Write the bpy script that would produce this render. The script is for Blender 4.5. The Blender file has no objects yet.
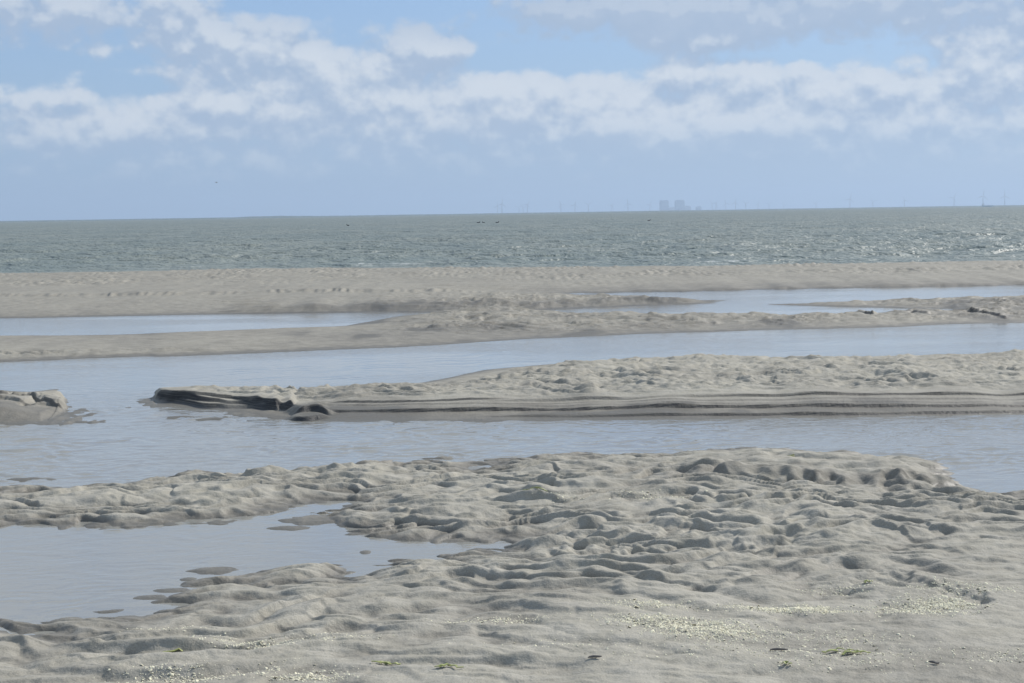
import bpy, math, random
import numpy as np
from mathutils import Matrix, Vector

random.seed(7)
rng = np.random.default_rng(11)
SC = bpy.context.scene
COL = SC.collection
W, H = 1024, 683
F = 1707.0                 # focal length in pixels (60 mm on a 36 mm sensor)
EYE = 1.7                  # eye height over the water
RE = 6371000.0             # earth radius: the sea really curves away
PITCH = math.atan((341.5 - 212.9) / F)
ROLL = math.radians(-0.896)
SUN_AZ = math.radians(52)  # to the right of the view direction, ahead
SUN_EL = math.radians(39)

# ------------------------------------------------------------------ camera
cam = bpy.data.cameras.new("camera")
cam.sensor_width = 36.0
cam.lens = F * 36.0 / W
cam.clip_start = 0.1
cam.clip_end = 80000
co = bpy.data.objects.new("camera", cam)
COL.objects.link(co)
RM = Matrix.Rotation(math.pi / 2 - PITCH, 4, 'X') @ Matrix.Rotation(ROLL, 4, 'Z')
co.matrix_world = Matrix.Translation((0, 0, EYE)) @ RM
SC.camera = co
R3 = np.array(RM.to_3x3())


def ray(px, py):
    return R3 @ np.array([(px - W / 2) / F, -(py - H / 2) / F, -1.0])


def ground(px, py, z=0.0):
    """where the sight line of a survey point meets the level z"""
    d = ray(px, py)
    t = (z - EYE) / d[2]
    return d[0] * t, d[1] * t


def at_dist(px, py, dist):
    d = ray(px, py)
    t = dist / d[1]
    return Vector((d[0] * t, dist, EYE + d[2] * t))


# ------------------------------------------------------------------ noise
def _hash(ix, iy, seed):
    h = (ix.astype(np.int64) * 374761393 + iy.astype(np.int64) * 668265263 + seed * 974634777) & 0xFFFFFFFF
    h = ((h ^ (h >> 13)) * 1274126177) & 0xFFFFFFFF
    h = ((h ^ (h >> 16)) * 2246822519) & 0xFFFFFFFF
    return h ^ (h >> 15)


_ang = np.arange(256) * (2 * math.pi / 256)
_GX = np.cos(_ang)
_GY = np.sin(_ang)


def perlin(x, y, seed=0):
    x0 = np.floor(x); y0 = np.floor(y)
    fx = x - x0; fy = y - y0
    ix = x0.astype(np.int64); iy = y0.astype(np.int64)
    u = fx * fx * fx * (fx * (fx * 6 - 15) + 10)
    v = fy * fy * fy * (fy * (fy * 6 - 15) + 10)

    def g(dx, dy):
        k = _hash(ix + dx, iy + dy, seed) & 255
        return _GX[k] * (fx - dx) + _GY[k] * (fy - dy)
    a = g(0, 0); b = g(1, 0); c = g(0, 1); d = g(1, 1)
    a = a + u * (b - a)
    c = c + u * (d - c)
    return (a + v * (c - a)) * 1.4


def fbm(x, y, seed=0, octv=3, gain=0.5):
    s = 0; a = 1.0
    for k in range(octv):
        s = s + a * perlin(x * 2 ** k, y * 2 ** k, seed + 17 * k)
        a *= gain
    return s


def sstep(e0, e1, x):
    t = np.clip((x - e0) / (e1 - e0), 0.0, 1.0)
    return t * t * (3 - 2 * t)


# ------------------------------------------------------------------ survey of the flat
# waterlines read off the photograph, (x, y, level of the point)
def world_line(pts, z=0.0):
    return np.array([ground(p[0], p[1], p[2] if len(p) > 2 else z) for p in pts])


SHORE = [(-500, 282), (-200, 277), (0, 274), (130, 272), (260, 269), (400, 268.3), (512, 268), (640, 267), (770, 265.5),
         (900, 263), (1024, 261), (1250, 257), (1500, 253)]
N = 0.035
POOLS = [
    # left pool between far bar and second bar
    [(-500, 326), (-200, 322), (0, 318.5), (130, 316), (260, 313.5), (330, 313), (400, 312.4), (432, 312.8),
     (400, 315.3, .01), (368, 320.5, .02), (345, 324.5, .02), (250, 328.5, .02), (130, 332.5, .02), (0, 336, .02), (-200, 341, .02), (-500, 350, .02)],
    # right upper pool
    [(545, 293.5), (640, 290.6), (770, 288.5), (900, 286.5), (1024, 284.5), (1200, 281), (1500, 276),
     (1500, 285, .02), (1200, 291, .02), (1024, 295, .02), (900, 299, .02), (800, 302.5, .02), (745, 303.5, .02), (700, 301, .02), (640, 298, .02), (590, 295.5, .02)],
    # right lower strip
    [(548, 310), (600, 308), (650, 305.7), (700, 303.5), (740, 302.5), (765, 304.5), (800, 305.6), (850, 307), (912, 308.5),
     (905, 310.5, .02), (860, 312.5, .02), (770, 314, .02), (640, 313, .02), (580, 312.5, .02)],
    # small pool near the right end of the second bar
    [(936, 308.6), (962, 308.9), (958, 310.6), (942, 310.4)],
    # the big channel: behind the layered bar, round its tip, and in front of it
    [(-500, 378), (-200, 368.5), (0, 361.5), (130, 357), (260, 353), (400, 347), (512, 340), (640, 334), (770, 330), (900, 327),
     (950, 324), (1024, 322.5), (1200, 318), (1500, 312),
     (1500, 336, .04), (1200, 345, .04), (1024, 351, .04), (932, 352.5, .04), (898, 355, .04), (841, 355, .04), (672, 356, .04), (612, 357.5, .04),
     (572, 360, .04), (530, 362.5, .045), (496, 365, .055), (463, 372, .06), (433, 378, .065), (340, 382.5, .06), (250, 384.5, .065), (180, 388, .07), (156, 393, .05),
     (150, 399), (156, 405), (200, 409), (240, 414), (290, 419.5), (330, 422), (500, 421.5), (680, 419.5), (850, 417), (1024, 414.5), (1200, 412), (1500, 407),
     (1500, 486, N), (1200, 486, N), (1060, 487, N), (1024, 488, N), (996, 492, N), (972, 488, N), (954, 480, N), (950, 466, N), (935, 458, N), (908, 455, N), (865, 453, N),
     (848, 450, N), (808, 448, N), (787, 445, N), (730, 446, N), (672, 450, N), (586, 449, N), (553, 453, N), (519, 452, N), (486, 460, N),
     (463, 458, N), (440, 454, N), (406, 460, N), (377, 458, N), (340, 463, N), (284, 466, N), (239, 470, N), (219, 467, N), (191, 466, N),
     (171, 473, N), (137, 480, N), (113, 479, N), (92, 480, N), (68, 488, .01), (30, 487, .01), (0, 488, .01), (-200, 496, .01), (-500, 508, .01),
     (-500, 440), (-200, 430), (0, 424.5), (35, 424), (48, 421), (56, 414), (62, 405), (64, 395, .05), (56, 392.5, .1), (0, 392.5, .1), (-200, 396, .1), (-500, 402, .1)],
    # near pool on the left, with its narrow tail
    [(-500, 540), (-200, 532), (0, 526.5), (100, 525.5), (170, 523.5), (230, 519.5), (262, 515), (300, 508), (330, 502), (358, 498),
     (352, 504), (322, 513), (335, 520), (360, 530), (374, 536), (408, 536), (442, 539), (477, 537.5), (506, 541),
     (477, 548, .02), (429, 553, .02), (384, 560, .02), (345, 572, .02), (328, 566, .02), (284, 566, .02), (246, 574, .02),
     (205, 580, .02), (185, 593, .02), (137, 605, .02), (102, 610, .02), (34, 617, .02), (0, 619, .02), (-200, 630, .02), (-500, 645, .02)],
]
PW = [world_line(p) for p in POOLS]
SHW = world_line(SHORE)


def poly_sd(X, Y, P):
    """signed distance to a closed outline: negative inside"""
    d2 = np.full(X.shape, 1e18)
    ins = np.zeros(X.shape, bool)
    n = len(P)
    for i in range(n):
        ax, ay = P[i]; bx, by = P[(i + 1) % n]
        ex, ey = bx - ax, by - ay
        t = np.clip(((X - ax) * ex + (Y - ay) * ey) / (ex * ex + ey * ey + 1e-12), 0, 1)
        dx = X - ax - t * ex; dy = Y - ay - t * ey
        d2 = np.minimum(d2, dx * dx + dy * dy)
        c = (ay > Y) != (by > Y)
        ins ^= c & (X < ax + (Y - ay) * ex / (ey if abs(ey) > 1e-9 else 1e-9))
    return np.where(ins, -1, 1) * np.sqrt(d2)


class Line:
    """a front edge across the flat, given as survey points from left to right"""
    def __init__(self, pts, z=0.0):
        w = world_line(pts, z)
        a = w[:, 0] / w[:, 1]
        o = np.argsort(a)
        self.a = a[o]; self.y = w[o, 1]

    def depth(self, A, Y):
        return Y - np.interp(A, self.a, self.y)


def ax(px, py):
    w = ground(px, py)
    return w[0] / w[1]


shore_line = Line(SHORE)
# ledges: front line, rise, riser width (m), fade behind (m), left end px, right end px, softness of ends (px), line jitter (m)
LEDGES = [
    # layered front of the middle bar
    (Line([(310, 418), (400, 417.5), (560, 417.2), (700, 416), (850, 414.3), (1024, 412), (1500, 404)], .01), .022, .018, 3.0, 560, 1500, 160, .025, .95),
    (Line([(300, 412), (400, 411.5), (512, 410.5), (680, 409.5), (850, 408.2), (1024, 406.5), (1500, 399)], .035), .026, .018, 3.0, 322, 1500, 30, .025, 1.0),
    (Line([(300, 408), (400, 407.5), (512, 406.8), (680, 406), (850, 404.5), (1024, 402.5), (1500, 395)], .055), .006, .03, 3.0, 520, 1500, 80, .04, .2),
    (Line([(300, 406), (350, 404), (512, 404.5), (600, 403.5), (700, 403), (850, 401), (1024, 399), (1500, 392)], .07), .008, .025, 3.0, 330, 1500, 60, .04, .3),
    (Line([(600, 399.5), (700, 398.5), (810, 397), (900, 396), (1024, 394.5), (1500, 387)], .09), .024, .02, 3.0, 620, 1500, 260, .025, .95),
    (Line([(320, 400), (420, 401), (512, 400)], .09), .016, .03, 3.0, 335, 505, 40, .05, .8),
    # dark cut bank at the left tip
    (Line([(150, 398.5), (190, 403), (235, 407.5), (280, 410.5), (330, 416)], .02), .050, .09, 2.5, 153, 292, 6, .13, 1.0),
    (Line([(150, 395.5), (190, 398.5), (235, 402.5), (262, 405), (290, 411)], .05), .035, .08, 2.5, 154, 276, 8, .13, 1.0),
    (Line([(150, 392.5), (190, 395), (235, 398), (262, 401), (300, 407)], .08), .025, .07, 2.5, 156, 262, 12, .16, .9),
    # crumbled lump below the cut bank
    (Line([(280, 416), (330, 417.5)], .0), .055, .05, .30, 288, 326, 16, .22, 1.0),
    (Line([(280, 414), (330, 414.5)], .05), .035, .05, .22, 292, 321, 14, .25, 1.0),
    # block on the far left
    (Line([(-500, 405), (0, 399), (30, 398), (62, 402)], .08), .045, .04, 2.5, -600, 61, 6, .22, .6),
    (Line([(-500, 413), (0, 406), (30, 409), (62, 407)], .04), .03, .05, 2.5, -600, 61, 7, .2, .2),
    (Line([(-500, 430), (0, 421), (40, 420), (62, 412)], .0), .075, .45, 2.5, -600, 57, 9, .12, .0),
    # little dark cuts at the right end of the second bar
    (Line([(850, 317), (862, 318.5), (875, 321)], .0), .045, .08, 1.3, 860, 876, 8, .1, 1.0),
    (Line([(895, 313), (910, 315), (935, 318)], .02), .03, .08, 1.5, 905, 932, 14, .1, .8),
    (Line([(965, 315.5), (985, 317.5), (1005, 320.5)], .0), .05, .10, 2.0, 970, 1006, 12, .1, 1.0),
    (Line([(955, 311), (975, 312)], .0), .025, .08, 1.5, 955, 976, 10, .1, .7),
    # far bar: step of a drained runnel on the left, wet front edge
    (Line([(-500, 309), (0, 300.5), (130, 299.5), (260, 297.5), (400, 296.5), (540, 293)], .03), .055, .5, 5.0, -700, 470, 120, 1.1, .0),
    (Line([(230, 313), (330, 312), (420, 310.5), (540, 308.5), (640, 304.6), (720, 302.4)], .0), .075, .8, 4.0, 250, 700, 70, .25, .3),
    (Line([(560, 294), (700, 291), (800, 289), (900, 287), (1024, 285), (1500, 277)], .0), .05, .5, 5.0, 620, 1600, 60, .2, .25),
    # fluted bank on the near bar
    (Line([(640, 476), (720, 479), (800, 482), (880, 482), (945, 479)], .04), .06, .16, .9, 690, 932, 40, .17, .3),
]
# hollows in the near sand: px, py, radius x, radius y (m), depth
HOLLOWS = [(888, 577, .13, .13, .035), (968, 598, .10, .16, .04), (905, 588, .2, .10, .02), (595, 548, .22, .22, .05), (640, 550, .12, .2, .035), (575, 538, .12, .12, .035),
           (725, 546, .10, .16, .035), (700, 530, .12, .14, .035), (765, 548, .12, .12, .03), (665, 537, .14, .12, .03), (790, 540, .12, .12, .03), (690, 548, .14, .1, .03), (755, 532, .1, .12, .03),
           (487, 632, .07, .06, .018), (703, 590, .07, .07, .018), (20, 600, .10, .10, .03), (95, 640, .12, .08, .02), (120, 665, .1, .06, .015), (55, 632, .12, .1, .02),
           (22, 397, .18, .5, .06), (34, 403, .10, .45, .05)]


def lumps(X, Y, s, seed, lee=0.5):
    """rounded current-scour mounds with their steep side towards -Y"""
    wx = perlin(X / (2.1 * s), Y / (2.1 * s), seed + 5) * .55 * s
    wy = perlin(X / (1.7 * s), Y / (1.7 * s), seed + 6) * .55 * s

    def g(x, y):
        n = perlin(x / (1.5 * s), y / s, seed)
        return np.sqrt(n * n + .006)
    x = X + wx; y = Y + wy
    h0 = g(x, y)
    h0 = g(x, y + lee * s * h0)
    return g(x, y + lee * s * h0)


def ripples(X, Y, lam, seed, sharp=.24, wild=1.0):
    """three-dimensional current ripples, steep side towards -Y; 0..1"""
    ph = Y / lam + wild * (1.5 * perlin(X / (3.0 * lam), Y / (3.2 * lam), seed) + .75 * perlin(X / (1.25 * lam), Y / (1.6 * lam), seed + 1) + .22 * perlin(X / (.5 * lam), Y / (.7 * lam), seed + 2))
    u = ph - np.floor(ph)
    h = np.where(u < sharp, sstep(0, 1, u / sharp), 1 - ((u - sharp) / (1 - sharp)) ** 1.15)
    am = np.clip(.62 + .75 * perlin(X / (2.3 * lam), Y / (2.3 * lam), seed + 3), .08, 1.25)
    return (h - .45) * am


def terrain(X, Y):
    A = X / Y
    sd = np.full(X.shape, 1e9)
    for P in PW:
        sd = np.minimum(sd, poly_sd(X, Y, P))
    near = 1 - sstep(17.0, 24.0, Y)
    sh = -(shore_line.depth(A, Y))                          # metres on the land side of the sea's edge
    sd = np.minimum(sd, sh * .9)
    PXA = A * F + W / 2                                     # bearing, in photo columns
    zone_far = sstep(28.0, 34.0, Y)
    zone_mid = sstep(12.2, 13.0, Y) * (1 - zone_far)
    Hh = .075 + .02 * zone_mid + .05 * zone_far
    L = .55 + .5 * zone_mid + 1.6 * zone_far
    base = np.where(sd > 0, Hh * (1 - np.exp(-np.maximum(sd, 0) / L)), -.10 * (1 - np.exp(np.minimum(sd, 0) / (.8 + zone_far))))
    base = base + np.where(sh < 0, np.maximum(sh * .03, -.6), 0)
    z = base
    # shoals in the running water round the tip of the bar
    for (px, py, rx, ry, up) in [(105, 410, .40, 1.0, .052), (85, 424, .35, .8, .045), (125, 428, .3, .6, .045), (75, 440, .4, .5, .03), (225, 417, .7, .25, .03)]:
        hx, hy = ground(px, py)
        gsh = np.exp(-((X - hx) / rx) ** 2 - ((Y - hy) / ry) ** 2)
        z = z + np.where(sd < 0, gsh * (up * .45 + .016 * perlin(X / .16, Y / .5, 501) + .008 * perlin(X / .07, Y / .2, 502)), 0)
    # gentle swells
    z = z + .018 * fbm(X / 1.6, Y / 2.0, 3, 2) * sstep(-.3, .6, sd)
    # scour mounds
    front = .55 + .45 * sstep(6.2, 7.2, Y + .5 * sstep(520, 300, PXA))
    front = front * (1 - .6 * sstep(500, 640, PXA) * (1 - sstep(6.9, 7.7, Y)))                              # the strip nearest the eye is smoother
    rsm = 1 - .55 * sstep(860, 1000, PXA) * (1 - sstep(8.2, 9.4, Y))
    amp = (.35 + .65 * front) * rsm
    lift = sstep(-.5, .25, sd)
    n1 = lumps(X, Y, .46, 21, .62)
    n2 = lumps(X + 13, Y - 7, .24, 41, .55)
    patch = .55 + .45 * sstep(-.35, .35, fbm(X / 2.3, Y / 2.3, 77, 2))
    n3 = lumps(X - 5, Y + 11, .13, 47, .5)
    farlump = sstep(8.0, 9.4, Y)
    zl = (n1 - .26) * (.072 - .028 * farlump) * amp + ((n2 - .25) * (.038 + .026 * farlump) + (n3 - .25) * .022) * patch * (.3 + .7 * front) * (.4 + .6 * rsm)
    near_z = 1 - sstep(12.2, 13.0, Y)
    z = z + zl * lift * near_z
    bank = Line([(640, 476), (720, 479), (800, 482), (880, 482), (945, 479)], .04).depth(A, Y)
    flat_top = sstep(-.05, .15, bank) * (1 - sstep(1.3, 1.9, bank)) * sstep(650, 740, PXA) * (1 - sstep(930, 975, PXA))
    # current ripples all over the near bar, coarser towards the eye
    r1_ = ripples(X, Y, .40, 701, .19)
    r2_ = ripples(X + 3, Y - 2, .21, 711, .20)
    r3_ = ripples(X - 7, Y + 4, .115, 721, .24)
    mixf = sstep(7.6, 9.2, Y + .8 * perlin(X / 1.5, Y / 1.5, 95))
    band = sstep(8.5, 9.2, Y) * (1 - sstep(10.4, 11.2, Y)) * sstep(380, 560, PXA)
    zr = (r1_ * .033 * (1 - .72 * mixf) + r2_ * (.011 + .023 * mixf) * (1 + .4 * band) + r3_ * .009 * mixf * patch) * front * (.35 + .65 * rsm) * near_z * lift * (1 - .75 * flat_top)
    z = z + zr
    trough_shade = sstep(.004, -.022, zl * near_z + zr + .006 * perlin(X / .06, Y / .06, 609)) * near_z  # mask of the low spots between lumps, for moisture and painted shade
    # middle and second bar: denser, lower scour marks
    m1 = lumps(X - 31, Y + 3, .34, 61, .6)
    m2 = lumps(X + 3, Y + 31, .17, 81, .6)
    crest = sstep(.15, .6, sd) * (1 - sstep(21.5, 22.5, Y))
    e_front = Line([(-500, 402), (150, 396), (330, 398), (512, 399), (800, 395), (1024, 392), (1500, 386)], .1).depth(A, Y)
    z = z + (ripples(X, Y, .34, 731, .25) * .046 + ripples(X, Y, .19, 741, .25) * .022 + (m1 - .24) * .045 + (m2 - .24) * .03 + (lumps(X + 9, Y + 5, .095, 83, .6) - .24) * .022 + .03 * perlin(X / .9, Y / 1.4, 33)) * zone_mid * crest * sstep(-.1, .7, e_front) * (1 - sstep(21, 22, Y))
    # second bar (22..30 m)
    c = sstep(21, 22.5, Y) * (1 - sstep(33, 36, Y))
    rough = sstep(330, 470, PXA) * .8 + .2
    back = Line([(-500, 352), (0, 345), (260, 338), (400, 333), (640, 327), (900, 320), (1024, 316), (1500, 306)], .05).depth(A, Y)
    z = z + (ripples(X, Y, .42, 751, .25) * .046 + ripples(X, Y, .24, 761, .25) * .024 + (m1 - .24) * .03 + (m2 - .24) * .03 + .03 * perlin(X / .5, Y / 1.2, 34)) * c * rough * sstep(-1.2, .8, back) * sstep(-.1, .8, sd)
    # far bar: fields of small regular ripples
    q = zone_far * sstep(.3, 2.0, sd)
    wob = perlin(X / 1.7, Y / 2.6, 15) * 1.3 + perlin(X / .6, Y / 1.1, 16) * .5
    rip = np.sin(2 * math.pi * (Y / .95 + wob)) * (.55 + .45 * perlin(X / .5, Y / 1.2, 17))
    rf = .25 + .75 * sstep(39, 43, Y)
    z = z + rip * .030 * q * rf + .075 * (np.abs(perlin(X / .24, Y / .75, 18)) - .25) * q * rf * np.clip(.6 + 1.1 * perlin(X / 2.4, Y / 4.0, 19), .1, 1.3)
    # ledges
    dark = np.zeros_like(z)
    for i, (ln, rise, wid, fade, l, r, soft, jit, drk) in enumerate(LEDGES):
        t0 = ln.depth(A, Y)
        if t0.max() < -2 or t0.min() > 3.2 * fade:
            continue
        t = t0 + jit * (perlin(X / .8, Y / 3 + i * 7.3, 200 + i) + .6 * perlin(X / .26, Y / 1.5 + i * 3.1, 230 + i) + .15 * perlin(X / .1, Y / .5 + i * 1.7, 250 + i))
        if jit < .12:
            t = t0 + jit * (perlin(X / 1.9, Y / 5 + i * 7.3, 200 + i) + .35 * perlin(X / .5, Y / 3 + i * 3.1, 230 + i) + .12 * perlin(X / .12, Y / 2 + i, 240 + i))
        if i == len(LEDGES) - 1:
            t = t0 + .05 * perlin(X / .8, Y / 3, 213) + (.05 * np.sin(2 * math.pi * (X / .165 + .5 * perlin(X / .6, Y / .8, 214))) + .04 * perlin(X / .1, Y / .5, 215)) * sstep(715, 800, PXA)
        if jit > 1:
            t = t0 + .5 * perlin(X / 2.0, Y / 9, 205) + .30 * perlin(X / .21, Y / 2.5, 207) + .10 * np.sin(2 * math.pi * (X / .25 + 1.6 * perlin(X / .9, Y / 4, 206)))
        e = sstep(l - soft * .5, l + soft * .5, PXA + soft * .6 * perlin(Y / .12, X * 0 + i + .5, 260 + i)) * (1 - sstep(r - soft * .5, r + soft * .5, PXA + soft * .6 * perlin(Y / .12, X * 0 + i + .5, 280 + i)))
        vary = np.clip(.9 + .7 * perlin(X / .55, X * 0 + i * 1.37, 300 + i), .25, 1.4)
        k = np.where(t > 0, np.exp(-np.maximum(t - .2, 0) / fade), 1)
        k = k * (1 - sstep(3.2 * fade * .6, 3.2 * fade, t))
        z = z + rise * vary * sstep(-.5 * wid, .5 * wid, t) * k * e
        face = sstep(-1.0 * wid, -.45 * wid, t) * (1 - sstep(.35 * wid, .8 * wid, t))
        dark = np.maximum(dark, drk * face * e * sstep(.3, .7, vary))  # riser faces: dark mud, with the undercut shadow painted in
    for (px, py, rx, ry, dep) in HOLLOWS:
        hx, hy = ground(px, py, .06)
        rr = np.sqrt(((X - hx) / rx) ** 2 + ((Y - hy) / ry) ** 2) + .45 * perlin(X / .11 + px, Y / .13, 401) + .2 * perlin(X / .04 + px, Y / .05, 402)
        z = z - dep * .8 * (1 - sstep(.3, 1.0, rr))
    # small grainy unevenness, stays fine everywhere
    z = z + .004 * fbm(X / .09, Y / .09, 5, 2) * near_z * lift
    # raise dry strips a little so they do not drown in scour pits
    keep = sstep(.15, .8, sd)
    floor_ = .012 + .006 * perlin(X / .3, Y / .3, 8)
    z = np.where(z < floor_, z + (floor_ - z) * keep * .97, z)
    damp_shade = .44 * zone_far + .52 * sstep(19, 24, Y) * (1 - zone_far)
    damp_shade = damp_shade + .3 * zone_far * (1 - sstep(.4, 1.6, sd)) + .30 * sstep(-.1, .5, fbm(X / 3.1, Y / 5.0, 601, 3)) * sstep(12, 14, Y) * (1 - .8 * zone_far)
    damp_shade = damp_shade + (.22 - .15 * zone_far) * sstep(0, .5, fbm(X / .9, Y / 1.6, 602, 3)) + .85 * (1 - sstep(-.55, .25, e_front)) * zone_mid * (Y < 17)
    damp_shade = damp_shade + .6 * trough_shade  # darkens the troughs: shade put into the colour along with moisture
    return z, dark, np.clip(damp_shade, 0, 1)


def islet(X, Y, z):
    """low sand backs that just break the surface of the pools"""
    for (px, py, wpx, hpx) in [(312, 518.5, 30, 7), (289, 526.5, 22, 4), (211, 569, 24, 6), (152, 595.5, 18, 3.5), (172, 589, 16, 4), (188, 578, 8, 3),
                               (365, 551, 6, 3), (28, 478, 22, 2.4), (22, 485.5, 20, 2.6), (180, 416, 14, 1.4), (215, 417.5, 18, 1.5), (50, 487, 14, 2)]:
        cx, cy = ground(px, py, .008)
        sx = wpx / F * cy
        sy = hpx * cy * cy / (F * EYE) * .7
        rr = ((X - cx) / sx + .25 * perlin(Y / .06, X / .2 + px, 77)) ** 2 + ((Y - cy) / sy + .35 * perlin(X / .09, Y / .2 + px, 78)) ** 2
        z = np.maximum(z, np.minimum(.016, .10 * sy) * (1 - rr) + .002 * perlin(X / .08, Y / .08, 7))
    return z


def surface(X, Y):
    z, dark, damp_shade = terrain(X, Y)
    return islet(X, Y, z), dark, damp_shade


def height(X, Y):
    return surface(X, Y)[0]


def mesh_grid(name, X, Y, Z, mat, smooth=True, attrs=None):
    nr, nc = X.shape
    me = bpy.data.meshes.new(name)
    nv = nr * nc
    co_ = np.empty((nv, 3), np.float32)
    co_[:, 0] = X.ravel(); co_[:, 1] = Y.ravel(); co_[:, 2] = Z.ravel()
    idx = np.arange(nv, dtype=np.int32).reshape(nr, nc)
    q = np.stack([idx[:-1, :-1], idx[:-1, 1:], idx[1:, 1:], idx[1:, :-1]], -1).reshape(-1, 4)
    nf = len(q)
    me.vertices.add(nv); me.vertices.foreach_set("co", co_.ravel())
    me.loops.add(nf * 4); me.loops.foreach_set("vertex_index", q.ravel())
    me.polygons.add(nf)
    me.polygons.foreach_set("loop_start", np.arange(0, nf * 4, 4, dtype=np.int32))
    me.polygons.foreach_set("use_smooth", np.full(nf, smooth))
    for k, v in (attrs or {}).items():
        at = me.attributes.new(k, 'FLOAT', 'POINT')
        at.data.foreach_set("value", v.ravel().astype(np.float32))
    me.update(calc_edges=True)
    me.materials.append(mat)
    o = bpy.data.objects.new(name, me)
    COL.objects.link(o)
    return o


# ------------------------------------------------------------------ materials
def new_mat(name):
    m = bpy.data.materials.new(name)
    m.use_nodes = True
    nt = m.node_tree
    for n in list(nt.nodes):
        nt.nodes.remove(n)
    return m, nt, nt.nodes, nt.links


class NB:
    """small helper round a node tree"""
    def __init__(self, nt):
        self.nt = nt; self.n = nt.nodes; self.l = nt.links

    def put(self, sock, v):
        if isinstance(v, bpy.types.NodeSocket):
            self.l.new(v, sock)
        else:
            sock.default_value = v

    def math(self, op, a, b=0.0, c=0.0, clamp=False):
        n = self.n.new('ShaderNodeMath'); n.operation = op; n.use_clamp = clamp
        for s, v in zip(n.inputs, (a, b, c)):
            self.put(s, v)
        return n.outputs[0]

    def noise(self, vec, scale, detail=3, rough=.5, dist=0.0, dim='3D'):
        n = self.n.new('ShaderNodeTexNoise'); n.noise_dimensions = dim
        self.put(n.inputs['Vector'], vec)
        n.inputs['Scale'].default_value = scale; n.inputs['Detail'].default_value = detail
        n.inputs['Roughness'].default_value = rough; n.inputs['Distortion'].default_value = dist
        return n.outputs['Fac']

    def ramp(self, v, a, b, lo=0.0, hi=1.0, smooth=True):
        n = self.n.new('ShaderNodeMapRange'); n.interpolation_type = 'SMOOTHSTEP' if smooth else 'LINEAR'
        self.put(n.inputs['Value'], v)
        for k, q in (('From Min', a), ('From Max', b), ('To Min', lo), ('To Max', hi)):
            self.put(n.inputs[k], q)
        return n.outputs['Result']

    def mix(self, f, a, b):
        n = self.n.new('ShaderNodeMix'); n.data_type = 'RGBA'
        self.put(n.inputs['Factor'], f)
        self.put(n.inputs[6], a); self.put(n.inputs[7], b)
        return n.outputs[2]

    def scale(self, vec, s):
        n = self.n.new('ShaderNodeVectorMath'); n.operation = 'MULTIPLY'
        self.put(n.inputs[0], vec); n.inputs[1].default_value = s
        return n.outputs[0]

    def bump(self, h, strength, dist, normal=None):
        n = self.n.new('ShaderNodeBump')
        n.inputs['Strength'].default_value = strength; n.inputs['Distance'].default_value = dist
        self.put(n.inputs['Height'], h)
        if normal is not None:
            self.put(n.inputs['Normal'], normal)
        return n.outputs['Normal']


def sand_material():
    m, nt, n, l = new_mat("wet_sand")
    b = NB(nt)
    geo = n.new('ShaderNodeNewGeometry').outputs['Position']
    sep = n.new('ShaderNodeSeparateXYZ'); l.new(geo, sep.inputs[0])
    zz = sep.outputs['Z']
    flat = b.scale(geo, (1, .6, 1))
    big = b.noise(flat, .9, 4, .55)
    mid = b.noise(geo, 7.0, 4, .6)
    fine = b.noise(geo, 160.0, 3, .6)
    # wet where low, with an uneven line
    zl = b.math('ADD', zz, b.math('MULTIPLY', b.math('SUBTRACT', mid, .5), .03))
    wet = b.ramp(zl, .004, .05, 1.0, 0.0)
    wet = b.math('MAXIMUM', wet, b.ramp(big, .50, .72, 0.0, .45))
    dmp_shade = n.new('ShaderNodeAttribute'); dmp_shade.attribute_name = 'damp_shade'
    wet = b.math('MAXIMUM', wet, b.math('MULTIPLY', dmp_shade.outputs['Fac'], b.ramp(mid, .3, .75, 1.0, .7)))  # attribute holds real damp and the shade painted into troughs
    dry = b.mix(b.ramp(big, .3, .7), (.335, .314, .257, 1), (.285, .267, .22, 1))
    dry = b.mix(b.ramp(mid, .35, .7, 0, .55), dry, (.39, .369, .318, 1))
    wetc = b.mix(b.ramp(mid, .3, .7), (.165, .150, .120, 1), (.20, .183, .148, 1))
    colr = b.mix(b.ramp(wet, 0, .8, 0, 1, False), dry, wetc)
    soak = b.math('MAXIMUM', b.ramp(zl, .0, .022, 1.0, 0.0), b.ramp(dmp_shade.outputs['Fac'], .75, 1.0))
    colr = b.mix(soak, colr, (.118, .109, .088, 1))
    at = n.new('ShaderNodeAttribute'); at.attribute_name = 'mud_undercut_shade'
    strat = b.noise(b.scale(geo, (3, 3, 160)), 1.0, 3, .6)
    colr = b.mix(b.math('MULTIPLY', at.outputs['Fac'], b.ramp(strat, .3, .6, .72, 1.0)), colr, (.022, .023, .024, 1))  # one near-black tone for bare mud and the shade under the ledges
    grain = b.ramp(fine, .25, .75, .78, 1.2, False)
    mul = n.new('ShaderNodeVectorMath'); mul.operation = 'SCALE'
    l.new(colr, mul.inputs[0]); l.new(grain, mul.inputs['Scale'])
    p = n.new('ShaderNodeBsdfPrincipled')
    l.new(mul.outputs[0], p.inputs['Base Color'])
    l.new(b.math('MULTIPLY_ADD', wet, -.32, .85), p.inputs['Roughness'])
    l.new(b.math('MULTIPLY_ADD', wet, .25, .22), p.inputs['Specular IOR Level'])
    h = b.math('ADD', b.math('MULTIPLY', fine, .12), b.math('MULTIPLY', b.noise(geo, 30, 4, .6), 1.0))
    l.new(b.bump(h, .8, .010), p.inputs['Normal'])
    o = n.new('ShaderNodeOutputMaterial')
    l.new(p.outputs[0], o.inputs[0])
    return m


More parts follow.
